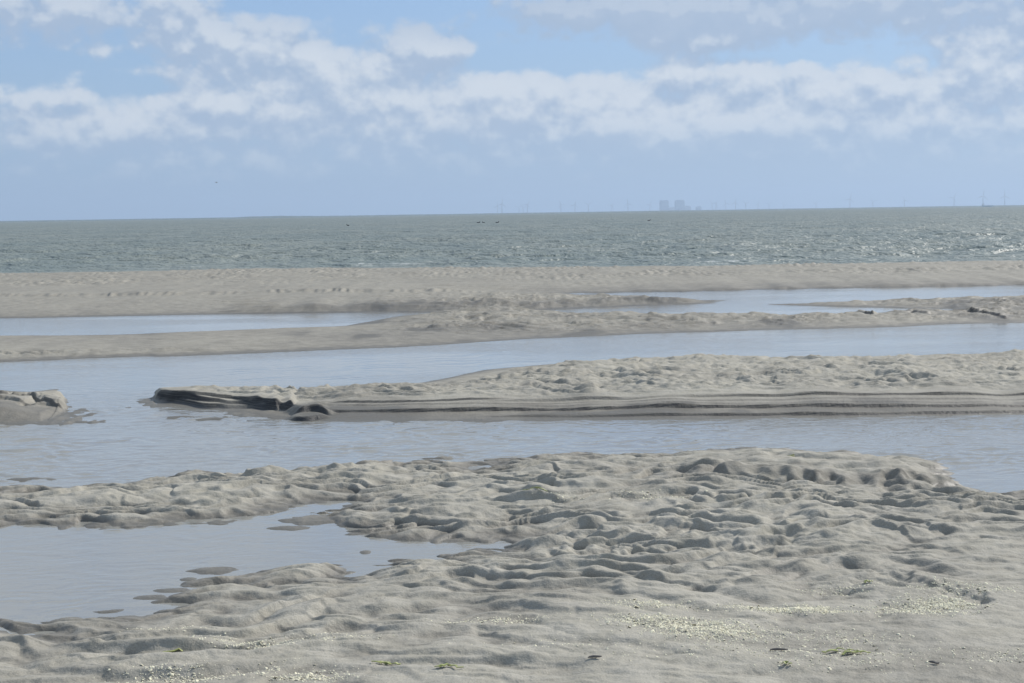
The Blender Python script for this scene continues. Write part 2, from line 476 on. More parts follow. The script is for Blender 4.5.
def pool_material():
    m, nt, n, l = new_mat("shallow_water")
    b = NB(nt)
    geo = n.new('ShaderNodeNewGeometry').outputs['Position']
    warp = b.scale(geo, (1.0, .62, 1))
    w1 = b.noise(b.scale(geo, (.75, 1.6, 1)), 6.5, 3, .55, .6)
    w2 = b.noise(b.scale(geo, (.6, 1.5, 1)), 22, 2, .5, .4)
    calm = b.ramp(b.noise(b.scale(geo, (.35, .8, 1)), .55, 2), .38, .6, .25, 1.0)
    sep = n.new('ShaderNodeSeparateXYZ'); l.new(geo, sep.inputs[0])
    # the running water between the bars is rougher than the still pools
    run = b.math('MULTIPLY', b.ramp(sep.outputs['Y'], 10.0, 11.2, .3, 1.0), b.ramp(sep.outputs['Y'], 15.5, 17.5, 1.0, .7))
    h = b.math('MULTIPLY', b.math('ADD', w1, b.math('MULTIPLY', w2, .45)), b.math('MULTIPLY', run, calm))
    nrm = b.bump(h, 1.0, .007)
    fr = n.new('ShaderNodeFresnel'); fr.inputs['IOR'].default_value = 1.333
    l.new(nrm, fr.inputs['Normal'])
    gl = n.new('ShaderNodeBsdfGlossy'); gl.inputs['Roughness'].default_value = .06
    gl.inputs['Color'].default_value = (1, 1, 1, 1)
    l.new(nrm, gl.inputs['Normal'])
    tr = n.new('ShaderNodeBsdfTransparent'); tr.inputs['Color'].default_value = (.93, .94, .92, 1)
    df = n.new('ShaderNodeBsdfDiffuse'); df.inputs['Color'].default_value = (.43, .42, .37, 1)
    under = n.new('ShaderNodeMixShader'); under.inputs[0].default_value = .58
    l.new(tr.outputs[0], under.inputs[1]); l.new(df.outputs[0], under.inputs[2])
    mx = n.new('ShaderNodeMixShader')
    l.new(fr.outputs[0], mx.inputs[0]); l.new(under.outputs[0], mx.inputs[1]); l.new(gl.outputs[0], mx.inputs[2])
    o = n.new('ShaderNodeOutputMaterial')
    l.new(mx.outputs[0], o.inputs[0])
    return m


def sea_material():
    m, nt, n, l = new_mat("sea_water")
    b = NB(nt)
    geo = n.new('ShaderNodeNewGeometry').outputs['Position']
    w = b.noise(b.scale(geo, (1, 1, 1)), 2.2, 3, .6, .3)
    w2 = b.noise(b.scale(geo, (1.0, .8, 1)), .6, 4, .6, .3)
    h = b.math('ADD', b.math('MULTIPLY', w, .35), w2)
    nrm = b.bump(h, 1.0, .55)
    at = n.new('ShaderNodeAttribute'); at.attribute_name = 'foam'
    fo = b.math('MULTIPLY', at.outputs['Fac'], b.ramp(b.noise(b.scale(geo, (1, .4, 1)), 3.0, 3, .6), .42, .62))
    mud = b.mix(b.ramp(b.noise(b.scale(geo, (.3, .1, 1)), .35, 5, .65), .35, .65), (.142, .170, .155, 1), (.185, .205, .18, 1))
    p = n.new('ShaderNodeBsdfPrincipled')
    l.new(b.mix(fo, mud, (.75, .76, .74, 1)), p.inputs['Base Color'])
    l.new(b.math('MULTIPLY_ADD', fo, .40, .48), p.inputs['Roughness'])
    p.inputs['IOR'].default_value = 1.333
    p.inputs['Specular IOR Level'].default_value = .5
    l.new(nrm, p.inputs['Normal'])
    o = n.new('ShaderNodeOutputMaterial')
    l.new(p.outputs[0], o.inputs[0])
    return m


def plain(name, c, rough=.6, var=.15, scale=3.0):
    m, nt, n, l = new_mat(name)
    b = NB(nt)
    tc = n.new('ShaderNodeTexCoord').outputs['Object']
    f = b.noise(tc, scale, 3)
    p = n.new('ShaderNodeBsdfPrincipled')
    a = tuple(x * (1 - var) for x in c) + (1,); d = tuple(min(1, x * (1 + var)) for x in c) + (1,)
    l.new(b.mix(f, a, d), p.inputs['Base Color'])
    p.inputs['Roughness'].default_value = rough
    o = n.new('ShaderNodeOutputMaterial'); l.new(p.outputs[0], o.inputs[0])
    return m


M_SAND = sand_material()
M_POOL = pool_material()
M_SEA = sea_material()

# ------------------------------------------------------------------ sand sheet
def cols(lim_dense, step_px, lims):
    a = np.arange(-lim_dense, lim_dense + 1e-9, step_px / F)
    e = np.array(lims)
    return np.concatenate([-e[::-1], a, e])


QUAL = 1.0
ca = cols(.345, .95 / QUAL, [.36, .38, .41, .45, .5, .56, .64, .74, .86, 1.0, 1.3, 1.8, 2.6, 4.0])
v = [np.geomspace(1.2, 5.6, 40)[:-1]]
vv = F * EYE / 5.6
vs = np.concatenate([np.arange(vv, 226, -1 / (2.6 * QUAL)), np.arange(226, 185, -1 / (4.2 * QUAL)), np.arange(185, 145, -1 / (2.8 * QUAL)), np.arange(145, 44, -1 / (3.6 * QUAL))])
rows = np.concatenate([v[0], F * EYE / vs, [70, 75, 82, 90]])
Yg, Ag = np.meshgrid(rows, ca, indexing='ij')
Xg = Ag * Yg
Zg = np.empty_like(Xg); Dg = np.empty_like(Xg); Wg = np.empty_like(Xg)
for i in range(0, len(rows), 160):
    Zg[i:i + 160], Dg[i:i + 160], Wg[i:i + 160] = surface(Xg[i:i + 160], Yg[i:i + 160])
sand = mesh_grid("sand", Xg, Yg, Zg, M_SAND, attrs={'mud_undercut_shade': Dg, 'damp_shade': Wg})
sand['kind'] = 'structure'

# dry ground behind the viewer
xb = np.linspace(-300, 300, 61); yb = np.concatenate([np.linspace(-300, -5, 40), np.linspace(-3, 1.6, 6)])
Yb, Xb = np.meshgrid(yb, xb, indexing='ij')
bk = mesh_grid("beach", Xb, Yb, .03 + .02 * perlin(Xb / 9, Yb / 9, 4) - .03 * sstep(-2, 1.6, Yb), M_SAND)
bk['kind'] = 'structure'

# ------------------------------------------------------------------ pools
vw = np.concatenate([np.arange(F * EYE / 5.8, 140, -.5), np.arange(140, 62, -.7)])
Yp, Ap = np.meshgrid(np.concatenate([np.geomspace(1.5, 5.7, 20), F * EYE / vw, [46.6]]), cols(.345, 1.5, [.37, .42, .5, .7, 1, 2, 4]), indexing='ij')
Xp = Ap * Yp
Zp = np.zeros_like(Xp)
run = (.16 + .84 * sstep(10.0, 11.4, Yp)) * (1 - .62 * sstep(15.0, 17.5, Yp)) * (.45 + .75 * sstep(-.3, .4, fbm(Xp / 1.6, Yp / 1.1, 801, 2)))
for k, (lam, am, ang) in enumerate([(.34, .0038, .3), (.21, .0036, -.4), (.135, .0026, .15), (.09, .0016, .6)]):
    drp = Yp * Yp / (F * EYE) * .5
    keep = 1 - sstep(.2, .5, drp / lam)
    cx, sx = math.cos(ang), math.sin(ang)
    U = (Xp * cx + Yp * sx) / lam; V_ = (-Xp * sx + Yp * cx) / lam
    ph = V_ + 1.1 * perlin(U * .55, V_ * .45, 810 + k)
    Zp += keep * am * run * np.sin(2 * math.pi * ph) * np.clip(.6 + perlin(U * .6, V_ * .35, 820 + k), 0, 1.4)
pool = mesh_grid("tidal_pools", Xp, Yp, Zp, M_POOL)
pool['kind'] = 'structure'

# ------------------------------------------------------------------ sea
r1 = [46.5]
while r1[-1] < 1500:
    r1.append(r1[-1] * (1 + .0036))
r2 = np.geomspace(r1[-1] * 1.02, 29000, 170)
rs = np.concatenate([r1, r2])
Ys, As = np.meshgrid(rs, cols(.345, 1.6, [.36, .38, .41, .46, .54, .66, .82, 1.1, 1.6, 2.4, 4.0]), indexing='ij')
Xs = As * Ys
dr = .0036 * Ys
Zs = np.zeros_like(Xs)
for k, (lam, am, ang) in enumerate([(16.0, .05, -.2), (9.0, .05, .4), (5.0, .05, -.3), (2.9, .050, .15), (1.8, .044, .6), (1.15, .028, -.5), (.8, .016, .2)]):
    keep = 1 - sstep(.12, .36, dr / lam)
    cx, sx = math.cos(ang), math.sin(ang)
    U = (Xs * cx + Ys * sx) / (1.15 * lam); V = (-Xs * sx + Ys * cx) / lam
    ph = V + 1.0 * perlin(U * .8, V * .45, 300 + k)
    env = .35 + .9 * np.clip(.5 + perlin(U * .9, V * .5, 320 + k), 0, 1.3)
    wv = np.sin(2 * math.pi * ph)
    Zs += keep * am * env * (wv + .35 * np.cos(4 * math.pi * ph))
shd = shore_line.depth(As, Ys)
Zs *= .12 + .88 * sstep(.5, 14, shd)
Zs -= .015 * (1 - sstep(-1, 4, shd))
# low breaking line along the edge
brk = np.exp(-((shd - 3.2 - 1.6 * perlin(Xs / 6, Xs * 0, 61)) / .8) ** 2) * sstep(-.05, .4, perlin(Xs / 5.0, Xs * 0 + .5, 62) + .15)
Zs += .08 * brk
foam = np.clip(brk * 1.2, 0, 1) * .45 * sstep(0, .3, perlin(Xs / 2.2, Xs * 0 + .5, 65))
wc = fbm(Xs / 5, Ys / 11, 63, 2)
foam = np.maximum(foam, sstep(.95, 1.1, wc) * sstep(12, 30, shd) * (1 - sstep(300, 500, Ys)))
Zs = Zs - (Xs * Xs + Ys * Ys) / (2 * RE)
sea = mesh_grid("sea", Xs, Ys, Zs, M_SEA, attrs={'foam': foam})
sea['kind'] = 'structure'


# ------------------------------------------------------------------ things
def link(o, parent=None):
    COL.objects.link(o)
    if parent:
        o.parent = parent
    return o


def obj(name, verts, faces, mat, parent=None, smooth=False):
    me = bpy.data.meshes.new(name)
    me.from_pydata([tuple(p) for p in verts], [], faces)
    me.polygons.foreach_set("use_smooth", [smooth] * len(me.polygons))
    me.materials.append(mat)
    return link(bpy.data.objects.new(name, me), parent)


def thing(name, label, cat, loc, group=None, rz=0):
    o = bpy.data.objects.new(name, None)
    o.location = loc; o.rotation_euler = (0, 0, rz)
    o['label'] = label; o['category'] = cat
    if group:
        o['group'] = group
    return link(o)


def tag(o, label, cat, group=None):
    o['label'] = label; o['category'] = cat
    if group:
        o['group'] = group
    return o


def tube(pts, rad, k=10, caps=True):
    """rings along a path; rad per point (r or (rx, ry))"""
    V, Fc = [], []
    n = len(pts)
    for i, p in enumerate(pts):
        p = Vector(p)
        t = (Vector(pts[min(i + 1, n - 1)]) - Vector(pts[max(i - 1, 0)])).normalized()
        a = t.cross(Vector((0, 0, 1)))
        if a.length < 1e-3:
            a = Vector((1, 0, 0))
        a.normalize(); c = a.cross(t)
        r = rad[i]; rx, ry = r if isinstance(r, tuple) else (r, r)
        for j in range(k):
            q = 2 * math.pi * j / k
            V.append(p + a * rx * math.cos(q) + c * ry * math.sin(q))
    for i in range(n - 1):
        for j in range(k):
            Fc.append((i * k + j, i * k + (j + 1) % k, (i + 1) * k + (j + 1) % k, (i + 1) * k + j))
    if caps:
        Fc.append(tuple(range(k - 1, -1, -1))); Fc.append(tuple(range((n - 1) * k, n * k)))
    return V, Fc


def box(x0, x1, y0, y1, z0, z1, bev=0.0):
    b = bev
    V = []
    for z, s in ((z0, 0), (z1 - b, 0), (z1, b)):
        V += [(x0 + s, y0 + s, z), (x1 - s, y0 + s, z), (x1 - s, y1 - s, z), (x0 + s, y1 - s, z)]
    Fc = [(3, 2, 1, 0), (8, 9, 10, 11)]
    for r in (0, 4):
        for j in range(4):
            Fc.append((r + j, r + (j + 1) % 4, r + 4 + (j + 1) % 4, r + 4 + j))
    return V, Fc


def merge(*parts):
    V, Fc = [], []
    for v_, f_ in parts:
        o = len(V)
        V += list(v_); Fc += [tuple(i + o for i in f) for f in f_]
    return V, Fc


def copy_tree(o, parent=None):
    c = o.copy(); link(c, parent)
    for ch in [q for q in list(COL.objects) if q.parent == o]:
        copy_tree(ch, c)
    return c


def sea_z(d, x=0.0):
    return -(d * d + x * x) / (2 * RE)


# ---- wind turbines along the horizon
M_TURB = plain("turbine_grey", (.16, .165, .18), .5, .05, .05)


def make_turbine(hub=95.0, bl=52.0):
    r = thing("wind_turbine", "", "wind turbine", (0, 0, 0), "wind turbines along the horizon")
    obj("tower", *tube([(0, 0, -12), (0, 0, 0), (0, 0, hub * .5), (0, 0, hub)], [3.6, 3.4, 2.8, 2.0], 16), M_TURB, r, True)
    obj("nacelle", *tube([(0, -5, hub + 2), (0, -4, hub + 2), (0, 0, hub + 2.2), (0, 7, hub + 2.1), (0, 9, hub + 2)], [(1.2, 1.4), (2.2, 2.4), (2.6, 2.6), (2.3, 2.4), (1.2, 1.3)], 12), M_TURB, r, True)
    obj("hub", *tube([(0, -8, hub + 2), (0, -7.4, hub + 2), (0, -6, hub + 2), (0, -5, hub + 2)], [.3, 1.2, 1.8, 1.7], 12), M_TURB, r, True)
    for k in range(3):
        pts, rad = [], []
        for i, s in enumerate((0, .05, .18, .4, .7, .92, 1)):
            pts.append((0, 0, 1.2 + s * bl))
            rad.append([(.9, .9), (1.0, .9), (2.1, .6), (1.6, .45), (1.0, .3), (.55, .2), (.12, .08)][i])
        b_ = obj("blade", *tube(pts, rad, 10), M_TURB, r, True)
        b_.location = (0, -6.4, hub + 2)
        b_.rotation_euler = (0, k * 2 * math.pi / 3, 0)
    return r


turb = make_turbine()
TURB = [  # x, tip row, distance, rotor angle, note
    (497.5, 205, 21700, 10, "fainter wind turbine just left of the leftmost clear one"),
    (502, 202, 16800, 0, "leftmost clear wind turbine, tall and thin over the dark dots on the sea"),
    (519, 206, 23100, 40, "low pale wind turbine, third from the left on the horizon"),
    (523.5, 206, 23100, 75, "low pale wind turbine, fourth from the left on the horizon"),
    (527.5, 203, 21000, 20, "pale wind turbine, fifth from the left on the horizon"),
    (561, 203, 20300, 85, "pale wind turbine standing alone, sixth from the left"),
    (575, 203, 19600, 5, "pale wind turbine, seventh from the left on the horizon"),
    (588.5, 203, 20300, 50, "pale wind turbine, eighth from the left on the horizon"),
    (612, 204, 21700, 25, "pale wind turbine, third to the left of the power station"),
    (628, 202, 18900, 100, "clear wind turbine in the gap well left of the power station"),
    (650, 203, 21700, 15, "faint wind turbine nearest to the left side of the power station"),
    (712.5, 202, 21700, 70, "first faint wind turbine of a close pair right of the power station"),
    (716, 202, 21700, 30, "second faint wind turbine of the close pair right of the power station"),
    (725.8, 202, 20300, 95, "wind turbine between the close pair and the darker one, right of the power station"),
    (735.6, 201, 19600, 0, "slightly darker wind turbine right of the power station, fourth from it"),
    (746, 202, 20300, 60, "wind turbine with spread blades, fifth to the right of the power station"),
    (758, 203, 21700, 12, "faint wind turbine, sixth to the right of the power station"),
    (769, 203, 21700, 45, "faint wind turbine, seventh to the right of the power station"),
    (784, 204, 22400, 80, "faint low wind turbine, eighth to the right of the power station"),
    (816, 202, 21700, 33, "faint wind turbine standing alone, ninth to the right of the power station"),
    (850, 197, 18480, 5, "taller wind turbine halfway between the power station and the ship"),
    (873, 200, 20720, 66, "faint wind turbine to the right of the taller one"),
    (904.5, 199, 20300, 90, "faint wind turbine, second to the left of the ship"),
    (954, 196, 19600, 22, "wind turbine nearest to the left of the ship"),
    (983, 194, 17500, 0, "dark wind turbine rising directly behind the ship's left end"),
    (1004.7, 194, 16800, 110, "rightmost wind turbine, the darkest, right of the ship"),
]
for i, (px, tip, D, rot, lab) in enumerate(TURB):
    o = turb if i == 0 else copy_tree(turb)
    p = at_dist(px, 212, D)
    o.location = (p.x, D, sea_z(D, p.x))
    top = at_dist(px, tip, D).z - o.location.z
    s = min(1.6, max(.7, top / 112.0))
    o.scale = (s, s, s)
    o.rotation_euler = (0, 0, -math.atan2(p.x, D) + math.radians(((i * 37) % 50) - 25))
    o['label'] = lab
    for c in [q for q in COL.objects if q.parent == o and q.name.startswith("blade")]:
        c.rotation_euler[1] += math.radians(rot)

# ---- power station: two tall boiler houses and low halls
M_CONC = plain("pale_cladding", (.55, .57, .60), .7, .08, .03)
M_CONC2 = plain("grey_cladding", (.42, .44, .47), .7, .08, .03)


def block(px0, px1, ptop, D, dep, label):
    a = at_dist(px0, 211, D); c = at_dist(px1, 211, D)
    zt = at_dist((px0 + px1) / 2, ptop, D).z
    gz = sea_z(D, a.x)
    w = c.x - a.x; hh = zt - gz
    r = thing("power_station_block", label, "building", ((a.x + c.x) / 2, D, gz), "buildings of the power station")
    obj("wall", *box(-w / 2, w / 2, 0, dep, -8, hh, 1.0), M_CONC, r)
    if hh > 60:
        obj("roof", *merge(box(-w * .42, w * .42, dep * .1, dep * .8, hh + .02, hh + 5, .6)), M_CONC2, r)
        obj("stair_tower", *box(-w / 2 - 7, -w / 2 - .02, dep * .2, dep * .5, -8, hh * .96, .5), M_CONC2, r)
        obj("louvre_band", *merge(*[box(-w * .44, w * .44, -.6, -.02, hh * f, hh * f + 5) for f in (.3, .52, .74)]), M_CONC2, r)
    else:
        obj("roof", *box(-w * .47, w * .47, dep * .05, dep * .9, hh + .02, hh + 1.5, .4), M_CONC2, r)
    return r


block(660.4, 668.8, 200.6, 20440, 90, "left one of the two tall bluish power station blocks on the horizon")
block(675.6, 684.6, 200.3, 20300, 90, "right one of the two tall bluish power station blocks on the horizon")
block(669.3, 675.2, 207.6, 20580, 80, "low hall between the two tall power station blocks")
block(685.2, 691, 206.2, 20370, 80, "low hall attached to the right of the tall power station blocks")
block(696.5, 701.5, 206.9, 20020, 80, "low isolated shed on the horizon right of the power station")

# ---- ship near the right edge
D = 8300
p = at_dist(987.5, 204, D)
SHS = .9
ship = thing("cargo_ship", "low pale cargo ship lying on the horizon near the right edge", "ship", (p.x, D, sea_z(D, p.x)))
M_HULL = plain("ship_hull", (.30, .40, .40), .5, .05, .1)
M_SHIPW = plain("ship_white", (.75, .76, .76), .5, .05, .1)
V, Fc = [], []
st = [(-31, 2.5, 9), (-29, 5, 9), (-15, 6, 8), (20, 6, 8), (28, 4, 9), (33, .3, 11)]
for x, hw, zt in st:
    V += [(x, -hw, zt), (x, hw, zt), (x - (.06 * x if x > 25 else 0), hw * .85, -3), (x - (.06 * x if x > 25 else 0), -hw * .85, -3)]
for i in range(len(st) - 1):
    for j in range(4):
        Fc.append((i * 4 + j, (i + 1) * 4 + j, (i + 1) * 4 + (j + 1) % 4, i * 4 + (j + 1) % 4))
Fc += [(0, 1, 2, 3), (23, 22, 21, 20)]
obj("hull", V, Fc, M_HULL, ship)
dk = obj("deckhouse", *merge(box(-29, -18, -5, 5, 9.05, 15, .3), box(-27, -20, -4.5, 4.5, 15.05, 18, .3)), M_SHIPW, ship)
obj("funnel", *tube([(-25, 0, 18.02), (-25.4, 0, 22)], [1.6, 1.4], 12), M_HULL, dk)
obj("hatch_cover", *merge(*[box(x, x + 10, -4.4, 4.4, 8.02, 10, .2) for x in (-13, -1, 11)]), M_SHIPW, ship)

ship.scale = (SHS, SHS, SHS)

# ---- far low shore, highest on the left half
M_LAND = plain("far_dunes", (.08, .10, .07), .9, .3, .02)
xs_ = np.linspace(at_dist(-160, 218, 9000).x, at_dist(1200, 209, 9000).x, 700)
pxs = xs_ / 9000 * F + W / 2
tt = (pxs - 236) / 284
prof = 7.5 + .5 * perlin(pxs / 70, pxs * 0, 53) + (4.0 * np.exp(-((tt - .13) / .12) ** 2) + 1.5 * perlin(tt * 14, tt * 0, 51) + 1.0 * perlin(tt * 50, tt * 0, 52)) * sstep(0, .04, tt) * (1 - sstep(.85, 1, tt))
yy = np.array([-60, -25, 0, 80, 200.0])
sh_ = np.array([0, .7, 1, .9, 0])
Yl, Xl = np.meshgrid(yy + 9000, xs_, indexing='ij')
Zl = prof[None, :] * sh_[:, None] + sea_z(9000) - 1.2 * (1 - sh_[:, None])
far = mesh_grid("far_shore", Xl, Yl, Zl, M_LAND)
far['kind'] = 'structure'

# ---- birds
M_DUCK = plain("dark_plumage", (.035, .035, .04), .7, .2, 9)
M_GULL = plain("gull_grey", (.30, .31, .33), .7, .1, 5)
M_WING = plain("gull_wing", (.16, .165, .18), .7, .1, 5)


def seabird(px, py, s, label, rz):
    x, y = ground(px, py)
    r = thing("seabird", label, "bird", (x, y, sea_z(y) + .02), "dark birds resting on the sea", rz)
    r.scale = (s, s, s)
    body = obj("body", *merge(
        tube([(-.34, 0, .13), (-.30, 0, .12), (-.2, 0, .09), (0, 0, .08), (.16, 0, .10), (.22, 0, .16), (.23, 0, .24), (.25, 0, .30), (.29, 0, .315), (.335, 0, .30)],
             [.01, .04, .10, .13, .10, .065, .045, .05, .05, .025], 12)), M_DUCK, r, True)
    obj("bill", *tube([(.33, 0, .30), (.37, 0, .295), (.40, 0, .287)], [(.018, .014), (.015, .01), (.006, .004)], 8), M_WING, r, True)
    return r


seabird(478.5, 223.3, .95, "leftmost dark bird of the three sitting on the sea left of centre", .3)
seabird(483.5, 223.2, .9, "middle dark bird of the three sitting on the sea left of centre", 2.6)
seabird(497.3, 223.1, .95, "right dark bird of the three sitting on the sea, below the leftmost turbines", .1)
seabird(348, 225.8, .8, "lone dark bird sitting on the sea well left of the group of three", 3.0)
seabird(649, 221.2, .9, "lone dark bird sitting on the sea below the left side of the power station", .5)

bp = at_dist(216.5, 182.5, 420)
gull = thing("gull", "tiny grey gull in flight low in the sky on the left", "bird", bp, None, .4)
obj("body", *tube([(-.26, 0, 0), (-.22, 0, .0), (-.1, 0, -.01), (.04, 0, 0), (.14, 0, .02), (.19, 0, .035), (.24, 0, .03), (.29, 0, .02)],
                  [(.05, .01), (.05, .03), (.075, .07), (.08, .075), (.05, .05), (.045, .045), (.03, .03), (.006, .006)], 12), M_GULL, gull, True)
for s in (-1, 1):
    V, Fc = [], []
    for (yy_, zz_, x0, x1) in ((.05, .03, .10, -.08), (.28, .15, .12, -.06), (.48, .12, .05, -.09), (.68, .02, -.10, -.15)):
        V += [(x0, s * yy_, zz_ + .008), (x1, s * yy_, zz_), (x1, s * yy_, zz_ - .01), (x0, s * yy_, zz_ - .008)]
    for i in range(3):
        for j in range(4):
            Fc.append((i * 4 + j, i * 4 + (j + 1) % 4, i * 4 + 4 + (j + 1) % 4, i * 4 + 4 + j))
    Fc += [(3, 2, 1, 0), (12, 13, 14, 15)]
    obj("wing", V, Fc, M_WING, gull, True)

# ------------------------------------------------------------------ shell grit and weed on the near sand
M_GRIT = plain("shell_grit", (.74, .69, .51), .95, .25, 60)
PATCH = [  # px, py, spread x px, spread y px, count
    (775, 612, 26, 2.2, 420), (815, 613, 20, 1.8, 300), (925, 608, 30, 4.5, 700), (950, 606, 16, 5, 250), (655, 627, 26, 3, 420), (700, 632, 30, 3.5, 550), (720, 640, 30, 3.5, 380),
    (650, 610, 25, 2.5, 200), (560, 500, 18, 1.2, 70), (650, 497, 24, 1.2, 160), (830, 640, 45, 4, 380), (760, 655, 80, 6, 420), (890, 660, 60, 6, 260),
    (160, 628, 16, 2.5, 130), (255, 645, 26, 3, 220), (180, 679, 30, 3, 220), (290, 672, 30, 4, 160), (310, 680, 25, 2, 160), (1005, 660, 20, 5, 140), (510, 622, 22, 2, 100),
    (840, 590, 26, 3, 120), (940, 590, 22, 2.5, 160), (990, 592, 15, 2, 60), (590, 650, 60, 6, 120), (820, 668, 40, 4, 140), (460, 625, 14, 1.5, 50), (330, 640, 30, 3, 90),
]
gx, gy, gs = [], [], []
for (px, py, sx, sy, c) in PATCH:
    for _ in range(int(c * (2.4 if sy < 4 or px in (925, 950) else 1.1))):
        q = ground(px + random.gauss(0, sx), py + random.gauss(0, sy), .06)
        gx.append(q[0]); gy.append(q[1]); gs.append(random.lognormvariate(math.log(.0031), .4))
gx = np.array(gx); gy = np.array(gy)
gz = height(gx, gy)
V, Fc = [], []
for x, y, z, s in zip(gx, gy, gz, gs):
    k = random.choice((5, 6, 7)); o = len(V)
    a0 = random.random() * 6.28; el = random.uniform(.6, 1.3)
    tx, ty = random.gauss(0, .35), random.gauss(0, .35)
    for lvl, sc in ((-.25, 1.0), (.35, .55)):
        for j in range(k):
            q = a0 + 2 * math.pi * j / k
            r = s * sc * random.uniform(.8, 1.15)
            dx, dy = r * math.cos(q) * el, r * math.sin(q)
            V.append((x + dx, y + dy, z + s * .12 + s * .7 * lvl + dx * tx + dy * ty))
    Fc.append(tuple(range(o + k, o + 2 * k)))
    for j in range(k):
        Fc.append((o + j, o + (j + 1) % k, o + k + (j + 1) % k, o + k + j))
grit = obj("shell_grit", V, Fc, M_GRIT)
grit['kind'] = 'stuff'
tag(grit, "pale yellowish shell grit strewn in patches over the near sand", "shell grit")

M_WEED = plain("green_weed", (.27, .29, .09), .5, .3, 40)
M_TWIG = plain("dark_twig", (.15, .135, .12), .8, .3, 40)


def frond(px, py, length, n, label):
    x0, y0 = ground(px, py, .06)
    z0 = float(height(np.array([x0]), np.array([y0]))[0])
    V, Fc = [], []
    for k in range(n):
        a = random.gauss(0, .35) + (math.pi if random.random() < .5 else 0)
        x, y = random.gauss(0, length * .22), random.gauss(0, length * .12)
        L = length * random.uniform(.35, .7); o = len(V)
        w = random.uniform(.004, .008)
        for i in range(6):
            t = i / 5
            px_, py_ = x + L * t * math.cos(a), y + L * t * math.sin(a)
            a += random.gauss(0, .25)
            hz = float(height(np.array([x0 + px_]), np.array([y0 + py_]))[0]) - z0 + .005 + .008 * math.sin(t * 3.1) * random.random()
            ww = w * (1 - .75 * abs(t - .4))
            nx, ny = -math.sin(a) * ww, math.cos(a) * ww
            V += [(px_ + nx, py_ + ny, hz), (px_ - nx, py_ - ny, hz), (px_ - nx, py_ - ny, hz + .0025), (px_ + nx, py_ + ny, hz + .0025)]
        for i in range(5):
            for j in range(4):
                Fc.append((o + i * 4 + j, o + i * 4 + (j + 1) % 4, o + i * 4 + 4 + (j + 1) % 4, o + i * 4 + 4 + j))
        Fc += [(o + 3, o + 2, o + 1, o), (o + 20, o + 21, o + 22, o + 23)]
    w_ = obj("seaweed", V, Fc, M_WEED)
    w_.location = (x0, y0, z0)
    return tag(w_, label, "seaweed", "bits of green seaweed on the near sand")


frond(183, 652.5, .12, 7, "green seaweed scrap on the near sand at the lower left")
frond(390, 667.5, .08, 5, "yellow green seaweed scrap near the bottom edge, left of centre")
frond(436, 676.5, .09, 3, "thin faint seaweed strand at the bottom edge, left of centre")
frond(850, 657.5, .085, 7, "bright green seaweed scrap near the bottom edge on the right")
frond(787, 673.5, .04, 3, "small seaweed scrap at the bottom edge, right of centre")
frond(536, 498, .12, 5, "green seaweed scrap on the lumpy sand near the middle of the near bar")
frond(868, 589, .05, 3, "pale green seaweed scrap just above the right hand patch of shell grit")
frond(793, 458, .06, 4, "small seaweed scrap on the far edge of the near bar, right of centre")


def twig(px, py, L, rz, label):
    x0, y0 = ground(px, py, .06)
    z0 = float(height(np.array([x0]), np.array([y0]))[0])
    pts = [(-L / 2 + L * t, .006 * math.sin(t * 5), .005 + .004 * t) for t in (0, .15, .4, .6, .8, 1)]
    v_, f_ = merge(tube(pts, [.002, .0042, .005, .0045, .004, .0018], 7),
                   tube([(L * .1, .003, .006), (L * .2, .008, .007), (L * .3, .013, .006)], [.003, .0025, .001], 6))
    o = obj("twig", v_, f_, M_TWIG)
    o.location = (x0, y0, z0); o.rotation_euler = (0, 0, rz)
    return tag(o, label, "twig", "dark twigs on the near sand")


twig(595, 668, .05, .1, "short dark twig lying near the bottom edge at the centre")
twig(779, 657, .065, -.1, "longest dark twig, lying between the shell grit patches at the lower right")
twig(934, 669, .05, -.9, "slanting dark twig near the bottom right corner")

# ------------------------------------------------------------------ haze
HZ = 330.0
m, nt, n, l = new_mat("sea_haze")
pv = n.new('ShaderNodeVolumePrincipled')
pv.inputs['Color'].default_value = (.51, .63, .80, 1)
pv.inputs['Density'].default_value = 6.8e-5
pv.inputs['Anisotropy'].default_value = .25
o = n.new('ShaderNodeOutputMaterial'); l.new(pv.outputs[0], o.inputs['Volume'])
zb = sea_z(29500, 29500 * 4.1) - 2
hz = obj("haze", *box(-122000, 122000, -400, 29600, zb, HZ), m)
hz['kind'] = 'stuff'
tag(hz, "pale blue sea haze lying over the whole coast", "haze")

# ------------------------------------------------------------------ world: Nishita sky with cumulus
wd = bpy.data.worlds.new("World")
SC.world = wd
wd.use_nodes = True
nt = wd.node_tree
for q in list(nt.nodes):
    nt.nodes.remove(q)
b = NB(nt); n = nt.nodes; l = nt.links
sky = n.new('ShaderNodeTexSky'); sky.sky_type = 'NISHITA'; sky.sun_disc = False
sky.sun_elevation = SUN_EL; sky.sun_rotation = SUN_AZ
sky.air_density = 1.0; sky.dust_density = 1.0; sky.ozone_density = 1.5
tc = n.new('ShaderNodeTexCoord').outputs['Generated']
sep = n.new('ShaderNodeSeparateXYZ'); l.new(tc, sep.inputs[0])
az = b.math('ARCTAN2', sep.outputs['X'], sep.outputs['Y'])
el = b.math('ARCSINE', sep.outputs['Z'])
AZ = b.math('MULTIPLY', az, 57.29578)
EL = b.math('MULTIPLY', el, 57.29578)


def sky_dir(px, py):
    d = ray(px, py); d = d / np.linalg.norm(d)
    return math.degrees(math.atan2(d[0], d[1])), math.degrees(math.asin(d[2]))


